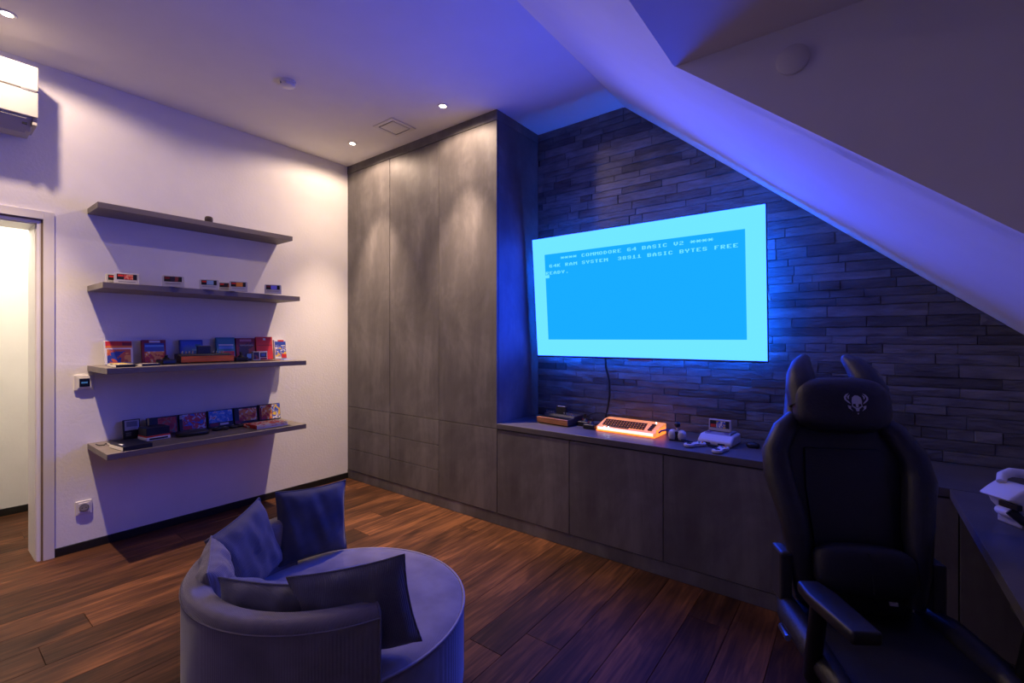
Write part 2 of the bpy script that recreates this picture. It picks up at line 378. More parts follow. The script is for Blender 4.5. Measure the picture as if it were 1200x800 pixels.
bx('panel', (-WT/2 - .004, .001, -.012), (WT/2 + .004, .03, HT + .004), DARKP, tv, .002)
bx('rear_housing', (-.55, .03, .08), (.55, .062, .62), DARKP, tv, .008)
mb = MB(); xi, zi0, zi1 = .716, .128, .797
mb.add([(-WT/2, 0, 0), (WT/2, 0, 0), (WT/2, 0, HT), (-WT/2, 0, HT), (-xi, 0, zi0), (xi, 0, zi0), (xi, 0, zi1), (-xi, 0, zi1)], [(0, 1, 5, 4), (1, 2, 6, 5), (2, 3, 7, 6), (3, 0, 4, 7)])
sb = mb.build('screen_border', EB, tv)
MB().add([(-xi, 0, zi0), (xi, 0, zi0), (xi, 0, zi1), (-xi, 0, zi1)], [(0, 1, 2, 3)]).build('screen_field', EF, tv)
tx = font_mesh([(1, '    **** COMMODORE 64 BASIC V2 ****'), (3, ' 64K RAM SYSTEM  38911 BASIC BYTES FREE'), (5, 'READY.'), (6, '#')], 2*xi/40, (zi1 - zi0)/25, -xi, zi1, -.0008).build('screen_text', ET, tv)
tag(tx, 'light blue lettering on the screen', kind='stuff')
LED = emission('blue_led_strip', LED_COL, LED_STRENGTH)
mb = MB(); a, b = WT/2 - .05, HT - .06
for lo, hi in (((-a, .031, .06), (a, .036, .072)), ((-a, .031, b - .004), (a, .036, b)), ((-a, .031, .09), (-a + .012, .036, b - .03)), ((a - .012, .031, .09), (a, .036, b - .03))): mb.box(lo, hi)
mb.build('led_strip', LED, tv)
bx('wall_bracket', (-.12, .062, .25), (.12, .125, .48), BLACKM, tv); bx('logo_bar', (-.05, -.003, -.022), (.12, .02, -.012), M('purple_bar', (.25, .2, .4), .4), tv, .001)
cb = MB().tube([(2.58, .50, 1.30), (2.585, .505, 1.18), (2.61, .51, 1.08), (2.612, .51, .97), (2.60, .505, .88), (2.585, .50, .80), (2.57, .50, .768)], .0075, 8)
tag(cb.build('television_cable', RUBBER, smooth=True), 'black cable hanging down the stone wall below the television', 'cable')
pts = [(2.395, .46, .765)] + [(2.395 + .33*i/10, .47, .768 + .075*math.sin(math.pi*i/10)) for i in range(1, 10)] + [(2.73, .46, .766)]
tag(MB().tube(pts, .0035, 6).build('power_lead', RUBBER, smooth=True), 'thin black lead looping over the counter behind the orange computer', 'cable')

# ---------------------------------------------------------------- ceiling fittings, wall fittings
GLOW = emission('lamp_glow', (1.0, .86, .68), 34)
for x, y, lab in ((.53, -.296, 'recessed ceiling spotlight in the corner by the white wall and cupboards'), (1.644, -.279, 'recessed ceiling spotlight near the outer end of the tall cupboards'),
                  (.494, -2.362, 'recessed ceiling spotlight above the air conditioner')):
    t = thing('ceiling_spotlight', lab, 'ceiling light', (x, y, H), 0, 'recessed spotlights')
    MB().lathe([(.024, -.001), (.024, -.004), (.036, -.006), (.04, -.003), (.04, 0)], 28).build('trim_ring', WHITEP, t, smooth=True)
    MB().lathe([(.0, -.0035), (.0235, -.0035), (.0235, -.001)], 20).build('lamp', GLOW, t)
    for wt, an, bl in SPOT_BEAMS:
        l = bpy.data.lights.new('spot', 'SPOT'); l.energy = wt; l.color = SPOT_COL; l.spot_size = R(an); l.spot_blend = bl; l.shadow_soft_size = .022
        lo = bpy.data.objects.new('spot_light', l); COL.objects.link(lo); lo.parent = t; lo.location = (0, 0, -.028)
t = thing('smoke_detector', 'round white smoke detector on the ceiling', 'smoke detector', (1.04, -1.135, H))
MB().lathe([(.0, -.034), (.03, -.034), (.043, -.029), (.046, -.02), (.046, -.013)], 30).build('cover', WHITEP, t, smooth=True); MB().lathe([(.05, -.013), (.054, -.01), (.054, 0)], 30).build('base', WHITEP, t, smooth=True)
bx('slot', (-.003, -.048, -.027), (.003, -.04, -.014), DARKG, t)
t = thing('air_vent', 'square white air vent in the ceiling by the tall cupboards', 'vent', (1.078, -.272, H))
mb = MB(); a, b = .122, .092
for lo, hi in (((-a, -a, -.008), (a, -b, 0)), ((-a, b, -.008), (a, a, 0)), ((-a, -b, -.008), (-b, b, 0)), ((b, -b, -.008), (a, b, 0))): mb.box(lo, hi)
mb.build('frame', WHITEP, t, .002); bx('plate', (-.082, -.082, -.007), (.082, .082, -.003), WHITEP, t, .001); bx('shadow_gap', (-.094, -.094, -.002), (.094, .094, 0), DARKP, t)
t = thing('cover_plate', 'round white blank cover on the sloping dormer side', 'cover plate', (3.942, YC, 2.295)); MB().lathe([(0, .012), (.042, .012), (.047, .008), (.047, 0)], 36).build('disc', WHITEP, t, smooth=True).rotation_euler = (R(90), 0, 0)
t = thing('thermostat', 'white wall thermostat with a small dark blue display', 'thermostat', (0, -1.97, 1.108), 90)
bx('frame', (-.05, -.012, -.05), (.05, 0, .05), WHITEP, t, .003); bx('insert', (-.034, -.018, -.036), (.034, -.012, .036), WHITEP, t, .002)
d_ = bx('display', (-.026, -.0195, -.027), (.026, -.018, .027), M('display_glass', (.005, .008, .03), .2), t); e_ = MB()
for i in range(4): e_.box((-.016 + i*.008, -.02, -.005), (-.010 + i*.008, -.0195, .006))
e_.build('digits', emission('digit_light', (.15, .4, 1), .3), d_)
t = thing('power_socket', 'white power socket low on the wall by the doorway', 'socket', (0, -1.972, .28), 90)
bx('frame', (-.041, -.01, -.045), (.041, 0, .045), WHITEP, t, .003); bx('insert', (-.03, -.014, -.033), (.03, -.01, .033), WHITEP, t, .002)
o = MB().lathe([(.0, .001), (.02, .001), (.021, .0015), (.025, .0015)], 28).build('recess', M('socket_recess', (.30, .28, .28), .5), t); o.location = (0, -.0145, 0); o.rotation_euler = (R(90), 0, 0)
for s in (-1, 1): MB().tube([(s*.0095, -.0165, 0), (s*.0095, -.0145, 0)], .003, 8).build('pin_hole', DARKP, t)
# air conditioner
ACW = M('dimmed_white_plastic', (.52, .50, .46), .5, var=.02)  # white casing, colour darkened to offset the glare of the close spotlight
t = thing('air_conditioner', 'white split air conditioner unit high on the wall above the doorway', 'air conditioner', (0, -2.66, 2.63), 90)
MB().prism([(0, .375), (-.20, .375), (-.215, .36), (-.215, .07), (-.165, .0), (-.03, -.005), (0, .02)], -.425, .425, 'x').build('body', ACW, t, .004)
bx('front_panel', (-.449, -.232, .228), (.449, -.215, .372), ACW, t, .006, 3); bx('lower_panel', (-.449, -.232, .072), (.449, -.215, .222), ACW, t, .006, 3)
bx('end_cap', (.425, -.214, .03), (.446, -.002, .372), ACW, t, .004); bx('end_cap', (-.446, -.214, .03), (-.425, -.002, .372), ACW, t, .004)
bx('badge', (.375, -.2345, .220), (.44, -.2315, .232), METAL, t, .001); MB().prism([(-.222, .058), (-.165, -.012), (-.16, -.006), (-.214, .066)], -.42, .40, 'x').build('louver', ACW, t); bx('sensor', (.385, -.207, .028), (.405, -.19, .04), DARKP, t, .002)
# corridor lamp
t = thing('corridor_ceiling_lamp', 'round ceiling lamp in the bright corridor beyond the doorway', 'ceiling light', (-.75, -2.5, 2.6))
MB().lathe([(0, -.05), (.12, -.045), (.15, -.02), (.15, 0)], 32).build('shade', WHITEP, t, smooth=True)
l = bpy.data.lights.new('corridor', 'POINT'); l.energy = CORRIDOR_W; l.color = CORRIDOR_COL; l.shadow_soft_size = .12
lo = bpy.data.objects.new('lamp_light', l); COL.objects.link(lo); lo.parent = t; lo.location = (0, 0, -.2)

# ---------------------------------------------------------------- floating shelves
SH = [(2.266, .27, 'highest'), (1.75, .39, 'second'), (1.22, .49, 'third'), (.70, .49, 'lowest')]
SHL = ['shallow dark floating shelf, topmost of four, nearly empty', 'dark floating shelf carrying a row of grey game cartridges', 'dark floating shelf carrying upright game boxes and an orange-fronted console', 'dark floating shelf, lowest of four, with game boxes and red magazines']
for (z, d, _), lab in zip(SH, SHL):
    t = thing('floating_shelf', lab, 'shelf', (0, -1.327, z), 0, 'floating wall shelves')
    bx('board', (.001, -.627, -.037), (d, .627, 0), SHELFM, t, .0012, 1); bx('wall_bracket', (.0, -.4, -.03), (.001, .4, -.008), BLACKM, t)

# ---------------------------------------------------------------- games and consoles on the shelves (front = local -y, rz 90 faces the room)
def game_box(label, loc, w, h, d, body, blocks, lean=8, rz=90, name='game_box', cat='game box', group=None, spine=None):
    t = thing(name, label, cat, loc, rz, group); t.rotation_euler = (-R(lean), 0, R(rz))
    bx('box', (-w/2, -d, 0), (w/2, 0, h), body, t, .0015, 1)
    for i, (x0, z0, x1, z1, m) in enumerate(blocks):
        e = .0006*(i+1); bx('cover_print', (-w/2 + x0*w, -d - e, z0*h), (-w/2 + x1*w, -d + .0005, z1*h), m, t)
    return t
def col(n, c, r=.45): return M('print_' + n, c, r, var=.08)
RED, DRED, BLUE, TEAL, WHT, BLK = col('red', (.62, .03, .02)), col('darkred', (.22, .012, .02)), col('blue', (.03, .08, .42)), col('teal', (.03, .18, .28)), col('white', (.75, .74, .76)), col('black', (.01, .01, .012))
ORG, YEL, GRN, SKY = col('orange', (.75, .2, .03)), col('yellow', (.7, .5, .05)), col('green', (.05, .3, .08)), col('sky', (.15, .35, .75))
A_SPACE = art('art_space', [(.01, .02, .12), (.02, .05, .3), (.55, .1, .04), (.8, .35, .08), (.85, .7, .4)], 16)
A_FIGHT = art('art_fight', [(.02, .05, .35), (.5, .04, .03), (.75, .3, .05), (.8, .7, .5), (.03, .12, .5)], 24)
A_DARK = art('art_dark', [(.01, .01, .02), (.03, .02, .05), (.25, .05, .04), (.4, .2, .15)], 14)
A_RED = art('art_red', [(.02, .01, .02), (.45, .02, .02), (.65, .08, .03), (.35, .25, .15), (.05, .2, .08)], 26)
A_BLUE = art('art_blue', [(.03, .08, .45), (.06, .2, .65), (.6, .06, .05), (.7, .72, .8), (.1, .35, .8)], 24)
A_MULTI = art('art_multi', [(.8, .2, .03), (.8, .55, .05), (.05, .1, .5), (.8, .76, .7), (.6, .03, .05)], 30)
A_BW = art('art_bluewhite', [(.03, .08, .45), (.06, .2, .65), (.1, .35, .8), (.7, .72, .8), (.6, .06, .05)], 34)
A_MAG = art('art_magazine', [(.7, .02, .02), (.75, .7, .65), (.65, .03, .02), (.6, .2, .1)], 40)
z3 = 1.22
game_box('white and orange game box at the left end of the third shelf', (.06, -1.805, z3), .150, .162, .025, WHT, [(.03, .78, .97, .98, RED), (.03, .70, .97, .79, ORG), (.08, .08, .92, .64, A_SPACE), (.62, .79, .97, .92, DRED)])
game_box('dark red game box with a blue and red picture on the third shelf', (.05, -1.605, z3), .142, .168, .025, DRED, [(.1, .48, .92, .86, BLUE), (.1, .05, .92, .5, A_FIGHT), (.12, .70, .9, .78, SKY), (.3, .88, .75, .97, WHT)])
game_box('plain blue game box half hidden behind the orange-fronted console', (.045, -1.37, z3), .152, .168, .025, BLUE, [(.06, .08, .94, .92, col('blue2', (.05, .13, .6))), (.5, .5, .9, .58, SKY), (.65, .66, .9, .8, TEAL)])
game_box('tall teal game box behind the right end of the orange-fronted console', (.05, -1.135, z3), .136, .188, .025, TEAL, [(.06, .05, .94, .92, col('teal2', (.05, .26, .38))), (.12, .5, .9, .62, SKY), (.12, .64, .9, .7, WHT), (.2, .05, .94, .4, A_RED)])
game_box('dark maroon game box beside the bright red one', (.05, -.985, z3), .150, .182, .025, DRED, [(.16, .08, .92, .8, A_DARK), (.2, .84, .8, .94, col('pink', (.5, .2, .25))), (.2, .64, .9, .7, GREYD)])
game_box('bright red game box with an orange lower corner, third shelf', (.07, -.845, z3), .128, .192, .03, RED, [(.42, .84, .58, .94, WHT), (.05, .62, .95, .64, DRED), (.02, .02, .3, .22, ORG)], rz=84)
game_box('small colourful comic-style game box at the right end of the third shelf', (.05, -.70, z3), .105, .168, .025, WHT, [(.05, .12, .95, .72, A_MULTI), (.05, .72, .95, .9, BLUE), (.3, .9, .8, .98, RED), (.55, .05, .95, .25, RED)])
def console(label, loc, rz, w, d, fm, cart=True):
    t = thing('game_console', label, 'game console', loc, rz)
    MB().prism([(0, .006), (d, .006), (d, .068), (d*.45, .066), (d*.40, .054), (0, .05)], -w/2, w/2, 'x').build('case', DARKG, t, .003)
    MB().prism([(-.008, .048), (-.001, .051), (0, .006), (-.004, .010)], -w/2, w/2, 'x').build('wood_front', fm, t)
    for i in range(8):
        y = .052; MB().tube([(-w*.42 + (i % 4)*.022 + (w*.58 if i > 3 else 0), d*.48, .064), (-w*.42 + (i % 4)*.022 + (w*.58 if i > 3 else 0), d*.46, .086)], .0042, 8).build('switch', SILVER, t)
    for i in range(9): bx('rib', (-w/2 + .01, d*.05 + i*d*.036, .050), (w/2 - .01, d*.05 + i*d*.036 + .003, .0545), DARKP, t)
    if cart:
        c = bx('cartridge', (-.045, d*.56, .055), (.045, d*.56 + .02, .125), DARKP, t, .003); bx('end_label', (-.035, d*.565, .1252), (.035, d*.565 + .014, .1262), GREYP, c)
    for s in (-1, 1): bx('foot', (s*w*.4 - .01, .02, 0), (s*w*.4 + .01, d*.9, .006), DARKP, t)
    return t
console('retro console with an orange wooden front on the third shelf', (.245, -1.325, z3), 90, .345, .14, ORANGEV)
def joystick(label, loc, rz, h=.085, name='joystick', cableto=None):
    t = thing(name, label, 'joystick', loc, rz)
    MB().prism([(-.045, -.045), (.045, -.045), (.045, .045), (-.045, .045)], 0, .034, 'z').build('base', DARKP, t, .008, 3)
    MB().lathe([(.022, .034), (.016, .044), (.009, .05), (.008, h), (.011, h + .008), (.008, h + .014), (0, h + .016)], 16).build('stick', RUBBER, t, smooth=True)
    MB().lathe([(.01, .034), (.01, .039), (0, .04)], 12, (-.03, .03, 0)).build('fire_button', RED, t)
    MB().tube([(0, .045, .015), (-.004, .07, .008), (.006, .09, .004), (.025, .095, .004)], .003, 6).build('cable', RUBBER, t, smooth=True)
    return t
joystick('black joystick with its cable left of the orange-fronted console', (.24, -1.585, z3), 100, .05); joystick('black joystick right of the orange-fronted console', (.22, -1.09, z3), 80, .06)
t = thing('cartridge_case', 'small dark picture card standing beside the black joystick, third shelf', 'card', (.15, -1.0, z3), 90); bx('card', (-.022, -.006, 0), (.022, 0, .06), BLK, t, .001); bx('picture', (-.017, -.0066, .02), (.017, -.0055, .056), SKY, t)
game_box('little white handheld-style box with a dark window, right of the joysticks', (.10, -.90, z3), .115, .072, .03, WHT, [(.03, .08, .42, .92, A_DARK), (.48, .3, .93, .85, BLK), (.55, .42, .86, .76, BLUE), (.5, .05, .95, .24, DRED)], lean=3)
PAGES = M('paper_pages', (.72, .68, .6), .8, var=.1, scale=3, stretch=(1, 1, 90))
def flat(label, loc, rz, w, d, h, m, name='cassette_box', cat='box', page=True, cover=None, group=None):
    t = thing(name, label, cat, loc, rz, group); bx('cover', (-w/2, -d/2, 0), (w/2, d/2, h), m, t, .0012, 1)
    if page: bx('page_block', (-w/2 - .0008, -d/2 + .003, h*.15), (-w/2 + .002, d/2 - .003, h*.85), PAGES, t)
    if cover: bx('front_print', (-w*.46, -d*.46, h), (w*.46, d*.46, h + .0006), cover, t)
    return t
flat('dark flat case at the front left corner of the third shelf', (.40, -1.858, z3), 92, .095, .11, .018, BLK, cover=col('cream', (.5, .4, .28)))
flat('dark flat case behind the corner one on the third shelf', (.265, -1.845, z3), 92, .095, .11, .018, BLK, cover=YEL)
flat('dark flat case below the dark red game box, third shelf', (.35, -1.72, z3), 97, .10, .11, .016, BLK, cover=col('cream', (.5, .4, .28)))
t = flat('thin colourful leaflet lying at the right end of the third shelf', (.22, -.86, z3), 97, .10, .13, .004, ORG, 'leaflet', 'leaflet', False, A_MULTI)
flat('white and blue leaflet lying at the outer end of the third shelf', (.25, -.765, z3), 95, .085, .14, .004, WHT, 'leaflet', 'leaflet', False, BLUE)
# lowest shelf
z4 = .70
def hand(label, loc):
    t = thing('boxed_cartridge', label, 'cartridge', loc, 90); t.rotation_euler = (-R(10), 0, R(90))
    bx('shell', (-.048, -.02, 0), (.048, 0, .132), DARKP, t, .003); bx('face', (-.04, -.0225, .058), (.04, -.02, .126), GREYP, t, .002); bx('window', (-.03, -.0235, .082), (.03, -.0225, .118), GREYD, t, .002)
    for i in range(3): bx('print', (-.035, -.0206, .02 + i*.009), (-.005, -.02, .025 + i*.009), GREYD, t)
hand('upright black and grey cartridge at the left end of the lowest shelf', (.045, -1.73, z4))
game_box('black game box with red figures behind the striped mini console', (.05, -1.555, z4), .185, .128, .028, BLK, [(.02, .02, .06, .98, YEL), (.1, .05, .95, .93, A_RED), (.08, .6, .34, .94, BLK)], lean=9)
game_box('blue and red fighting game box, second in the row on the lowest shelf', (.05, -1.365, z4), .178, .128, .028, BLK, [(.12, .04, .97, .97, A_BLUE), (.02, .72, .12, .95, GREYP), (.13, .04, .45, .3, RED)], lean=9)
game_box('bright blue and white game box in the middle of the lowest shelf row', (.05, -1.175, z4), .182, .132, .028, BLK, [(.04, .26, .97, .96, A_BW), (.08, .05, .4, .22, DRED), (.46, .08, .8, .2, WHT)], lean=9)
game_box('black game box with an orange and blue picture, fourth in the lowest shelf row', (.05, -.985, z4), .182, .132, .028, BLK, [(.2, .14, .95, .9, A_FIGHT), (.02, .04, .3, .2, DRED)], lean=9)
game_box('colourful red and blue game box at the right end of the lowest shelf row', (.05, -.795, z4), .180, .135, .028, BLK, [(.08, .06, .6, .95, A_FIGHT), (.6, .05, .98, .97, A_MULTI), (.02, .05, .12, .8, DRED)], lean=9)
t = thing('mini_console', 'black mini console with a red and white striped front, lowest shelf', 'game console', (.20, -1.63, z4), 96)
bx('body', (-.07, -.03, .024), (.07, .10, .085), DARKP, t, .004); bx('red_band', (-.071, -.034, .022), (.071, .10, .032), RED, t, .002); bx('white_base', (-.072, -.036, 0), (.072, .10, .022), WHT, t, .003); bx('slot', (-.055, -.0372, .005), (.055, -.0355, .016), BLK, t)
t = thing('flat_console', 'low black console lying in the middle of the lowest shelf', 'game console', (.24, -1.425, z4), 85)
MB().ball((0, 0, .016), (.10, .07, .018), .45).build('body', DARKP, t, smooth=True); MB().lathe([(.05, .033), (.045, .0355), (0, .036)], 24).build('lid', DARKG, t, smooth=True); bx('badge', (-.012, -.0, .036), (.012, .006, .0366), GREYP, t); bx('foot', (-.05, -.04, -.002), (.05, .04, .004), DARKP, t)
for lab, lo_, rz in (('small black gamepad beside the low black console', (.22, -1.235, z4), 70), ('small black gamepad in front of the fourth game box', (.20, -1.115, z4), 100)):
    t = thing('gamepad', lab, 'gamepad', lo_, rz); MB().ball((-.028, 0, .012), (.028, .026, .012), .7).ball((.028, 0, .012), (.028, .026, .012), .7).box((-.03, -.018, .003), (.03, .018, .020)).build('body', DARKP, t, smooth=True)
    for k in (-1, 1): MB().lathe([(.008, .02), (.008, .026), (0, .027)], 10, (k*.028, 0, 0)).build('button', GREYP, t)
    MB().tube([(0, .02, .01), (.01, .06, .004), (-.03, .09, .004), (-.08, .085, .004)], .0025, 6).build('cable', RUBBER, t, smooth=True)
for i, (lab, x, y, z, r) in enumerate((('red and white magazine lying lowest in the right pile, lowest shelf', .33, -.935, z4, 90), ('red and white magazine on top of the right pile, lowest shelf', .325, -.94, z4 + .0145, 93), ('red magazine beside the pile, nearer the game boxes', .22, -1.04, z4, 86))):
    w, d = (.24, .17) if i < 2 else (.06, .16)
    t = thing('magazine', lab, 'magazine', (x, y, z), r, 'red magazines'); bx('pages', (-w/2, -d/2, .001), (w/2, d/2, .013), PAGES if i else M('blue_pages', (.5, .48, .62), .7), t); bx('cover', (-w/2 - .001, -d/2 - .001, .013), (w/2 + .001, d/2 + .001, .0142), A_MAG, t); bx('spine', (-w/2 - .0015, -d/2, .0005), (-w/2, d/2, .013), RED, t)
boxed = flat('black hardback box at the front left corner of the lowest shelf', (.37, -1.81, z4), 97, .155, .20, .028, BLK, 'boxed_game', 'box', True); bx('title', (-.06, -.03, .0282), (-.045, .02, .0288), WHT, boxed)
flat('black flat box behind the corner one on the lowest shelf', (.20, -1.815, z4), 94, .13, .11, .018, BLK, 'boxed_game', 'box', True)
tag(MB().tube([(.10, -1.93, z4 + .004), (.16, -1.925, z4 + .004), (.17, -1.90, z4 + .004), (.13, -1.89, z4 + .004), (.15, -1.87, z4 + .004)], .003, 6).build('charging_cable', RUBBER, smooth=True), 'short black cable coiled at the left end of the lowest shelf', 'cable')
# cartridges on the second shelf
z2 = 1.75
def cartridge(label, loc, rz, artm, band, s=1.0):
    t = thing('game_cartridge', label, 'cartridge', loc, rz, 'grey game cartridges'); w, h, d = .128*s, .078*s, .02
    MB().prism([(-w/2, 0), (w/2, 0), (w/2, h*.9), (w*.46, h), (-w*.46, h), (-w/2, h*.9)], -d, 0).build('shell', GREYP, t, .0015)
    l_ = bx('sticker', (-w*.40, -d - .0006, h*.46), (w*.40, -d + .0004, h*.92), BLK, t); bx('picture', (-w*.12, -d - .001, h*.48), (w*.24, -d - .0004, h*.90), artm, l_); bx('red_logo', (-w*.36, -d - .001, h*.70), (-w*.14, -d - .0004, h*.86), band, l_)
    bx('grip_groove', (-w*.34, -d - .0008, h*.26), (w*.34, -d + .0002, h*.31), GREYD, t)
A_PALE = art('art_pale', [(.05, .1, .4), (.25, .42, .7), (.5, .6, .8)], 70); A_ORNG = art('art_orange', [(.7, .1, .03), (.8, .3, .05), (.85, .55, .2)], 70); A_RB = art('art_redblue', [(.03, .08, .45), (.55, .05, .03), (.7, .3, .2), (.05, .15, .55)], 70)
CA = [A_RED, A_DARK, A_BLUE, A_MULTI, art('art_violet', [(.1, .05, .5), (.2, .2, .8), (.5, .5, .9)], 30)]
cartridge('grey cartridge with a red and blue sticker at the left of the second shelf', (.25, -1.805, z2), 82, A_RB, RED)
cartridge('grey cartridge half hidden behind the leftmost one', (.20, -1.845, z2), 86, A_RED, RED, .9)
cartridge('grey cartridge with a dark sticker, second from the left', (.385, -1.585, z2), 66, A_DARK, DRED, .96)
cartridge('grey cartridge with a pale blue sticker in the middle of the second shelf', (.39, -1.37, z2), 64, A_PALE, RED, .9)
cartridge('grey cartridge half hidden behind the one with the orange sticker', (.36, -1.245, z2), 60, A_DARK, RED, .82)
cartridge('grey cartridge with an orange sticker, second from the right', (.425, -1.19, z2), 64, A_ORNG, RED, .92)
cartridge('grey cartridge with a violet sticker at the right end of the second shelf', (.43, -.94, z2), 62, CA[4], DRED, .92)
t = thing('webcam', 'small dark rounded gadget alone on the topmost shelf', 'gadget', (.225, -1.315, 2.266), 70)
MB().ball((0, 0, .022), (.027, .022, .026), .7).build('body', M('brown_plastic', (.07, .05, .04), .5), t, smooth=True); MB().prism([(-.02, -.016), (.02, -.016), (.018, .016), (-.018, .016)], -.002 + .002, .006, 'z').build('foot', DARKP, t)

# ---------------------------------------------------------------- things on the counter
zc = .76
console('retro console with a wooden front and black cartridge at the left of the counter', (2.295, .205, zc), -6, .285, .19, WOODV)
joystick('black joystick beside the wood-fronted console on the counter', (2.50, .335, zc), 0, .075); joystick('black joystick next to the glowing orange computer', (2.588, .26, zc), 0, .06)
# glowing home computer
CASE = M('glowing_orange_case', (.55, .30, .16), .3, var=.05, emit=(1.0, .30, .05), es=.75); FRONT = M('glowing_pale_front', (.7, .55, .5), .3, emit=(1.0, .66, .52), es=1.35); RIM = M('glowing_orange_rim', (.7, .2, .05), .3, emit=(1.0, .18, .02), es=1.9)
KEY = M('dark_orange_key', (.10, .04, .02), .4)
t = thing('home_computer', 'transparent home computer glowing orange on the counter', 'computer', (2.86, .205, zc), -2)
w = .42
MB().prism([(0, .008), (.20, .008), (.20, .072), (.125, .068), (.02, .036), (0, .03)], -w/2, w/2, 'x').build('case', CASE, t, .005, 3)
bx('front_panel', (-w/2 + .012, -.002, .012), (w/2 - .012, .003, .03), FRONT, t, .001); bx('bottom_rim', (-w/2 + .002, -.003, .002), (w/2 - .002, .2, .009), RIM, t, .001); bx('side_glow', (w/2 - .003, .03, .012), (w/2 + .0015, .18, .05), RIM, t, .001)
tl = math.atan2(.032, .105)
kb = MB()
for r in range(4):
    for c in range(15):
        y = .03 + r*.0235; zz = .036 + (y - .02)*.305; x = -w/2 + .03 + c*.0205 + r*-.003
        bx('key', (x, y, zz), (x + .0165, y + .0185, zz + .010), KEY, t, .002, 1)
bx('space_bar', (-w/2 + .07, .0155, .033), (-w/2 + .23, .027, .042), KEY, t, .002, 1)
for r in range(4): bx('function_key', (w/2 - .062, .03 + r*.0235, .038 + r*.0072), (w/2 - .034, .0485 + r*.0235, .050 + r*.0072), KEY, t, .002, 1)
WL = emission('white_led', (.55, .75, 1.0), 12)
for x, y, z in ((-w/2 + .065, -.003, .033), (-w/2 + .095, -.003, .034), (w/2 - .05, .15, .073)): MB().ball((x, y, z), .004, 1, 8, 6).build('indicator_light', WL, t)
for s in (-1, 1): bx('foot', (s*w*.42 - .012, .01, 0), (s*w*.42 + .012, .03, .003), DARKP, t)
# ball-grip joystick
t = thing('ball_joystick', 'white two-lobed joystick with a black ball top on the counter', 'joystick', (3.20, .235, zc), 5)
for s in (-1, 1): MB().ball((s*.027, 0, .034), (.026, .03, .034), .85).build('lobe', GREYP, t, smooth=True)
MB().box((-.012, -.022, .004), (.012, .022, .058)).build('bridge', DARKP, t, .004); bx('base', (-.045, -.026, 0), (.045, .026, .008), DARKP, t, .003)
MB().lathe([(.007, .055), (.006, .085), (0, .086)], 12).build('stick', SILVER, t, smooth=True); MB().ball((0, 0, .098), .0185).build('ball_top', DARKP, t, smooth=True)
MB().tube([(-.03, .02, .05), (-.07, .03, .055), (-.105, .02, .045), (-.12, .02, .03)], .006, 8).build('cable', M('blue_cable', (.05, .06, .25), .5), t, smooth=True)
# grey console
t = thing('grey_console', 'light grey game console with a cartridge plugged in, right part of the counter', 'game console', (3.425, .20, zc), -4)
MB().prism([(0, .004), (.20, .004), (.20, .062), (.06, .062), (.02, .045), (0, .03)], -.098, .098, 'x').build('body', GREYP, t, .012, 4)
MB().prism([(.055, .06), (.19, .06), (.19, .072), (.075, .072)], -.075, .075, 'x').build('top_plate', GREYD, t, .004); bx('slot_flap', (-.06, .10, .072), (.06, .13, .076), DARKG, t, .002)
for s in (-1, 1): bx('slide_switch', (s*.05 - .012, .068, .066), (s*.05 + .012, .08, .076), M('violet_switch', (.18, .14, .35), .4), t, .002); bx('port', (s*.04 - .02, -.0015, .012), (s*.04 + .02, .006, .022), DARKP, t, .002)
c = bx('cartridge', (-.064, .105, .074), (.064, .125, .145), GREYP, t, .003); bx('sticker', (-.056, .1042, .094), (.056, .1055, .138), BLK, c); bx('picture', (-.018, .1036, .096), (.034, .1045, .136), A_MULTI, c); bx('red_logo', (-.052, .1036, .098), (-.022, .1045, .116), RED, c)
for lab, lo_, rz in (('grey gamepad lying in front of the grey console, turned sideways', (3.335, .135, zc), 55), ('grey gamepad with coloured buttons at the front of the counter', (3.487, .085, zc), 80)):
    t = thing('grey_gamepad', lab, 'gamepad', lo_, rz)
    MB().lathe([(0, .004), (.026, .004), (.03, .008), (.03, .017), (.026, .021), (0, .021)], 20, (-.042, 0, 0)).lathe([(0, .004), (.026, .004), (.03, .008), (.03, .017), (.026, .021), (0, .021)], 20, (.042, 0, 0)).box((-.045, -.018, .005), (.045, .024, .020)).build('body', GREYP, t, smooth=True)
    bx('direction_pad', (-.056, -.005, .021), (-.028, .005, .025), DARKP, t, .001); bx('direction_pad', (-.047, -.014, .021), (-.037, .014, .025), DARKP, t, .001)
    for k, (dx, dy, m) in enumerate(((.012, 0, RED), (-.012, 0, GRN), (0, .012, BLUE), (0, -.012, YEL))): MB().lathe([(.0055, .021), (.0055, .025), (0, .026)], 10, (.042 + dx, dy, 0)).build('button', m, t)
    bx('grip', (-.05, -.02, 0), (.05, .02, .005), GREYD, t, .001)
    pts = [(math.cos(a)*.035 - .02, .045 + math.sin(a)*.028, .012 + .02*math.sin(a/2)) for a in [i*.45 for i in range(13)]]
    MB().tube([(0, .024, .012)] + pts, .0035, 6).build('cable', RUBBER, t, smooth=True)
t = thing('computer_mouse', 'small black rounded gadget on the counter right of the grey console', 'gadget', (3.615, .31, zc), 15)
MB().ball((0, 0, .014), (.036, .03, .018), .8).build('body', DARKP, t, smooth=True); MB().lathe([(.012, .03), (.01, .034), (0, .034)], 14).build('knob', DARKG, t, smooth=True); bx('foot', (-.025, -.02, -.0), (.025, .02, .004), DARKP, t)

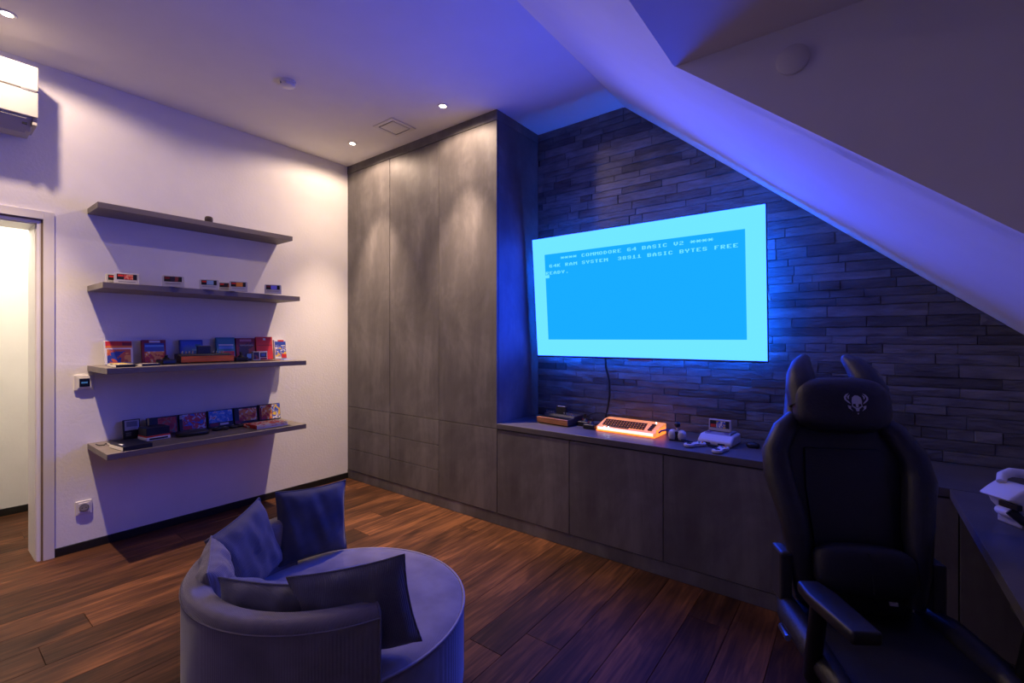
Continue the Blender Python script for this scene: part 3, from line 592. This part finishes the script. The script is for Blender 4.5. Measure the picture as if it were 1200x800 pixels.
# virtual reality headset on the desk
t = thing('white_headset', 'white headset with a black strap lying on the desk at the right edge', 'headset', (4.545, -.375, .758), 37)
MB().prism([(-.088, .098), (-.05, .125), (-.02, .143), (.012, .142), (.04, .118), (.056, .085), (.05, .056), (.03, .048), (-.025, .048), (-.042, .066), (-.052, .088)], -.06, .05).build('visor_shell', WHITEP, t, .016, 3, True, 20)
MB().ball((.0, -.006, .04), (.05, .056, .019), .8).build('face_rest', WHITEP, t, smooth=True); bx('nose_pad', (-.03, -.045, .0), (.03, .035, .028), GREYP, t, .006)
bx('sensor_bar', (-.062, -.062, .066), (-.044, .0, .086), DARKP, t, .003); bx('vent_slot', (-.026, -.0612, .066), (-.022, -.059, .092), DARKP, t)
MB().tube([(-.03, .02, .14), (-.01, .035, .158), (.03, .045, .166), (.08, .045, .16), (.13, .03, .13), (.16, .0, .09)], [.013, .015, .016, .016, .015, .012], 12).build('crown_band', WHITEP, t, smooth=True)
MB().tube([(-.055, -.03, .058), (-.035, -.055, .03), (.0, -.068, .018), (.04, -.066, .03), (.08, -.055, .062), (.12, -.03, .09), (.16, .0, .10)], .0145, 12).build('strap', DARKP, t, smooth=True)
MB().ball((.055, -.03, .085), (.022, .034, .03), .8).build('side_pod', DARKP, t, smooth=True)

# ---------------------------------------------------------------- round armchair
CORD = cord_mat('grey_corduroy', (.235, .21, .215), 55, 'X', 1.0, .3); SEATF = cord_mat('grey_flat_weave', (.30, .275, .29), 130, 'DIAGONAL', .5, .25)
PIPE = M('pale_piping', (.42, .39, .42), .7); SEAM = M('grey_seam', (.22, .2, .21), .8); PIL = cord_mat('slate_corduroy', (.16, .16, .19), 75, 'X', .5, .5); PIL2 = M('dark_velvet', (.07, .075, .10), .75, var=.25, scale=9, sheen=.7, bump=.12, bscale=30)
ax, ay = 2.49, -1.67
arm = thing('round_armchair', 'round grey corduroy armchair with a curved low back', 'armchair', (ax, ay, 0))
MB().lathe([(0, 0), (.33, 0), (.33, .03), (0, .03)], 48).build('swivel_base', DARKP, arm); MB().lathe([(0, .028), (.455, .028), (.482, .04), (.486, .08), (.486, .34), (.482, .352), (.474, .358), (0, .358)], 96).build('drum', CORD, arm, smooth=True)
MB().lathe([(.0, .384), (.25, .383), (.40, .378), (.462, .372), (.48, .362), (.482, .352), (0, .35)], 96).build('seat_cushion', SEATF, arm, smooth=True)
MB().tube([(.486*math.cos(a), .486*math.sin(a), .3605) for a in [2*math.pi*i/120 for i in range(120)]], .0048, 8, True).build('seat_piping', PIPE, arm, smooth=True)
A0, A1 = -19, -187
ro, ri = .502, .415
def prof():                                        # cross-section r,z of the back
    pr = [(ro - .012, .03), (ro, .045), (ro, .56)]
    for i in range(1, 7): a = R(15*i); pr.append((ro - .03 + .03*math.cos(a) , .56 + .034*math.sin(a)))
    for i in range(1, 7): a = R(90 + 15*i); pr.append((ri + .035 + .035*math.cos(a), .56 + .034*math.sin(a)))
    return pr + [(ri, .03)]
def arc_sweep(pr, a0, a1, n=72):
    vs = []; fs = []; m = len(pr)
    for i in range(n + 1):
        a = R(a0 + (a1 - a0)*i/n); vs += [(r*math.cos(a), r*math.sin(a), z) for r, z in pr]
    for i in range(n):
        for k in range(m): fs.append((i*m + k, i*m + (k+1) % m, (i+1)*m + (k+1) % m, (i+1)*m + k))
    fs += [list(range(m)), list(range(n*m, n*m + m))[::-1]]
    return MB().add(vs, fs)
arc_sweep(prof(), A0, A1).build('backrest', CORD, arm, smooth=True)
MB().tube([((ro + .001)*math.cos(R(a)), (ro + .001)*math.sin(R(a)), .562) for a in [A0 + (A1 - A0)*i/72 for i in range(73)]], .0035, 6).build('back_seam', SEAM, arm, smooth=True)
for A, s in ((A0, 1), (A1, -1)):
    q = [(r*math.cos(R(A)), r*math.sin(R(A)), z) for r, z in prof()[2:]]
    MB().tube([((ro - .0)*math.cos(R(A)), ro*math.sin(R(A)), .05)] + q, .004, 6).build('arm_piping', SEAM, arm, smooth=True)
def cushion(label, loc, yaw, tilt, roll, w, h, th, mat, seed):
    """square pillow: local x wide, z tall, standing on its lower edge"""
    t = thing('cushion', label, 'cushion', loc, 0, 'cushions on the armchair'); n = 26; random.seed(seed); ph = [random.uniform(0, 6) for _ in range(6)]
    m = MB(); idx = {}
    def pt(u, v, s):
        k = (1 - u**4)*(1 - v**4); pin = .075; x = w/2*u*(1 - pin*(1 - v*v)); z = h/2*v*(1 - pin*(1 - u*u))
        y = th/2*(max(0, k)**.55)*s
        wr = .006*max(0, k)**.4*(math.sin(7*u + 4*v + ph[0]) + .7*math.sin(11*v - 5*u + ph[1]) + .6*math.sin(15*u + ph[2]*v))
        return (x, y + s*wr*.6, z + h/2)
    for s in (1, -1):
        for i in range(n + 1):
            for j in range(n + 1):
                u, v = -1 + 2*i/n, -1 + 2*j/n; ed = i in (0, n) or j in (0, n)
                key = (i, j, 0 if ed else s)
                if key not in idx: idx[key] = len(m.v); m.v.append(Vector(pt(u, v, 0 if ed else s)))
        for i in range(n):
            for j in range(n): m.f.append([idx[(a, b, 0 if (a in (0, n) or b in (0, n)) else s)] for a, b in ((i, j), (i+1, j), (i+1, j+1), (i, j+1))][::s])
    m.build('cover', mat, t, smooth=True)
    ed = [pt(-1 + 2*i/n, -1, 0) for i in range(n)] + [pt(1, -1 + 2*i/n, 0) for i in range(n)] + [pt(1 - 2*i/n, 1, 0) for i in range(n)] + [pt(-1, 1 - 2*i/n, 0) for i in range(n)]
    MB().tube(ed, .0032, 6, True).build('seam_piping', mat, t, smooth=True)
    t.rotation_euler = (Matrix.Rotation(R(yaw), 4, 'Z') @ Matrix.Rotation(R(tilt), 4, 'X') @ Matrix.Rotation(R(roll), 4, 'Y')).to_euler(); return t
CUSH = [('dark velvet cushion standing furthest back, nearest the tall cupboards', (2.09, -1.55, .382), 84, -8, 3, .33, .325, .10, PIL2, 1),
        ('blue-grey cushion leaning on the back, next to the dark velvet one', (2.135, -1.80, .382), 116, -14, -12, .30, .31, .10, PIL, 2),
        ('grey ribbed cushion seen edge-on at the rear of the armchair back', (2.285, -1.985, .382), 156, -12, -6, .26, .27, .10, CORD, 3),
        ('grey ribbed cushion behind the near curved back, second from the front', (2.60, -1.965, .382), 209, -12, 0, .32, .265, .11, PIL, 4),
        ('dark ribbed cushion with a pointed corner at the near arm end', (2.835, -1.79, .382), 224, -10, 9, .36, .32, .11, PIL, 5)]
for c in CUSH: cushion(*c)

# ---------------------------------------------------------------- gaming chair
gc = thing('gaming_chair', 'black high-backed gaming chair with a horned head pillow', 'gaming chair', (4.176, -.904, 0), 26)
for k in range(5):
    a = R(72*k + 18); d = Vector((math.cos(a), math.sin(a), 0))
    leg = MB().tube([d*.03 + Vector((0, 0, .115)), d*.16 + Vector((0, 0, .105)), d*.30 + Vector((0, 0, .075))], [.032, .026, .018], 10).build('base_leg', BLACKM, gc, smooth=True)
    cs = MB(); e = Vector((-d.y, d.x, 0))
    for s in (-1, 1): cs.tube([d*.30 + e*s*.012 + Vector((0, 0, .028)), d*.30 + e*s*.026 + Vector((0, 0, .028))], .028, 16)
    cs.tube([d*.30 + Vector((0, 0, .03)), d*.30 + Vector((0, 0, .075))], .008, 8).build('caster', DARKP, leg, smooth=True)
MB().tube([(0, 0, .09), (0, 0, .26), (0, 0, .262), (0, 0, .38)], [.032, .032, .018, .018], 16).build('gas_lift', BLACKM, gc, smooth=True)
bx('tilt_mechanism', (-.12, -.12, .37), (.12, .14, .41), BLACKM, gc, .008)
MB().prism([(-.21, -.25), (.21, -.25), (.225, .17), (.18, .21), (-.18, .21), (-.225, .17)], .41, .485, 'z').build('seat', LEATHM, gc, .025, 3, True)
for s in (-1, 1): MB().tube([(s*.215, -.25, .465), (s*.226, -.1, .48), (s*.228, .09, .485), (s*.21, .19, .485)], [.03, .04, .04, .028], 12).build('seat_bolster', LEATHER, gc, smooth=True)
# backrest: local frame leaning back
LEAN = R(-14)
def loft(rows, name, mat, parent, n=28, e=.6):      # rows: z, half width, y front, y back
    vs = []; fs = []
    def sp(a, p): return math.copysign(abs(a)**p, a)
    for z, hw, y0, y1 in rows:
        for i in range(n):
            a = 2*math.pi*i/n; vs.append((hw*sp(math.cos(a), e), (y0 + y1)/2 + (y1 - y0)/2*sp(math.sin(a), e), z))
    for j in range(len(rows) - 1):
        for i in range(n): k = (i+1) % n; fs.append((j*n + i, j*n + k, (j+1)*n + k, (j+1)*n + i))
    fs += [list(range(n))[::-1], list(range((len(rows)-1)*n, len(rows)*n))]
    m = MB(); m.m = BM; m.add(vs, fs); return m.build(name, mat, parent, smooth=True)
BM = Matrix.Translation((0, .185, .49)) @ Matrix.Rotation(LEAN, 4, 'X')
back = loft([(-.02, .15, -.03, .045), (.0, .172, -.045, .055), (.08, .185, -.045, .06), (.22, .20, -.045, .063), (.36, .222, -.045, .066), (.46, .242, -.045, .066), (.53, .233, -.045, .066), (.59, .19, -.043, .062), (.64, .155, -.04, .06), (.72, .143, -.036, .054), (.77, .123, -.027, .045), (.79, .08, -.01, .03)], 'backrest', LEATHER, gc)
m = MB(); m.m = BM; m.prism([(-.118, .10), (.118, .10), (.132, .38), (.123, .52), (-.123, .52), (-.132, .38)], -.060, -.04).build('centre_panel', LEATHM, gc, .008, 2, True)
for s in (-1, 1):
    m = MB(); m.m = BM; m.tube([(s*.163, -.045, .02), (s*.176, -.066, .14), (s*.19, -.075, .28), (s*.22, -.066, .42), (s*.22, -.05, .50), (s*.178, -.04, .58), (s*.135, -.03, .63)], [.027, .037, .044, .048, .044, .04, .027], 14).build('side_bolster', LEATHER, gc, smooth=True)
m = MB(); m.m = BM; m.ball((0, -.10, .13), (.15, .05, .08), .6, 28, 18); lum = m.build('lumbar_pillow', LEATHM, gc, smooth=True)
m = MB(); m.m = BM; m.box((-.0015, -.1515, .07), (.0015, -.10, .19)).build('seam', LEATHER, lum)
m = MB(); m.m = BM; m.box((.055, -.120, .035), (.077, -.112, .046)).build('label_tag', GREYP, lum)
HPc, HPr, HPe = (0, -.078, .67), (.153, .066, .10), .66
m = MB(); m.m = BM; m.ball(HPc, HPr, HPe, 36, 24); hp = m.build('head_pillow', LEATHER, gc, smooth=True)
for s in (-1, 1):
    m = MB(); m.m = BM
    m.tube([(s*.108, -.065, .67), (s*.112, -.058, .73), (s*.106, -.042, .785), (s*.09, -.022, .83), (s*.07, -.004, .86), (s*.064, .0, .869)], [.054, .054, .046, .034, .018, .005], 16).build('horn', LEATHER, hp, smooth=True)
def hpy(x, z):
    k = 1 - abs((z - HPc[2])/HPr[2])**(2/HPe); k = max(k, 1e-4)**(HPe/2); q = max(1e-4, 1 - abs(x/(HPr[0]*k))**(2/HPe)); return HPc[1] - HPr[1]*k*q**(HPe/2)
EMB = M('pale_emblem_print', (.55, .55, .62), .5)
def decal(polys, cx, cz, sc):
    m = MB(); m.m = BM
    for p in polys:
        q = [(cx + x*sc, cz + z*sc) for x, z in p]; m.add([(x, hpy(x, z) - .0016, z) for x, z in q], [list(range(len(q)))])
    return m
SK = [[(-.42, .3), (-.34, .62), (-.1, .82), (.18, .8), (.4, .6), (.46, .28), (.42, .02), (-.4, .02)],            # cranium
      [(-.4, .02), (-.10, .02), (-.06, -.16), (-.02, -.1), (.0, .02), (.06, -.1), (.10, -.16), (.14, .02), (.42, .02), (.36, -.14), (.44, -.22), (.20, -.36), (.14, -.62), (-.10, -.62), (-.18, -.36), (-.44, -.22), (-.36, -.14)][:0] or [(-.12, .02), (.14, .02), (.10, -.3), (-.08, -.3)],
      [(-.4, .02), (-.32, .02), (-.36, -.16), (-.1, -.3), (-.18, -.42), (-.44, -.2)], [(.42, .02), (.34, .02), (.38, -.16), (.12, -.3), (.2, -.42), (.46, -.2)], [(-.18, -.34), (.2, -.34), (.12, -.66), (-.10, -.66)], [(-.06, -.82), (.10, -.82), (.02, -.98)]]
for s in (-1, 1):
    SK += [[(s*a, b) for a, b in p] for p in ([(.5, .0), (.72, .12), (1.0, .4), (1.02, .66), (.84, .9), (.56, 1.02), (.76, .78), (.86, .6), (.84, .44), (.62, .2)], [(.62, .44), (.74, .54), (.74, .72), (.5, .88), (.6, .66)], [(.5, -.2), (.78, -.12), (.72, -.4), (.36, -.66), (.54, -.42)])]
decal(SK, .022, .668, .037).build('skull_emblem', EMB, hp)
for s in (-1, 1):
    at = MB().tube([(s*.18, -.06, .39), (s*.235, -.09, .39), (s*.252, -.12, .43), (s*.252, -.17, .67)], [.018, .018, .022, .022], 10).build('armrest_post', BLACKM, gc, smooth=True)
    m = MB(); m.m = Matrix.Translation((s*.243, -.235, .69)) @ Matrix.Rotation(R(9 if s < 0 else -9), 4, 'Z')
    m.prism([(-.037, -.12), (.037, -.12), (.042, .05), (.03, .12), (-.03, .12), (-.042, .05)], -.02, .014, 'z').build('armrest_pad', DARKP, gc, .009, 3, True)
    bx('hinge_cover', (s*.226 - .02, .13, .50), (s*.226 + .02, .22, .672), DARKG, gc, .01)
lv = MB().tube([(-.22, .12, .44), (-.262, .08, .45), (-.27, .0, .46)], .009, 8).build('recline_lever', METAL, gc, smooth=True)
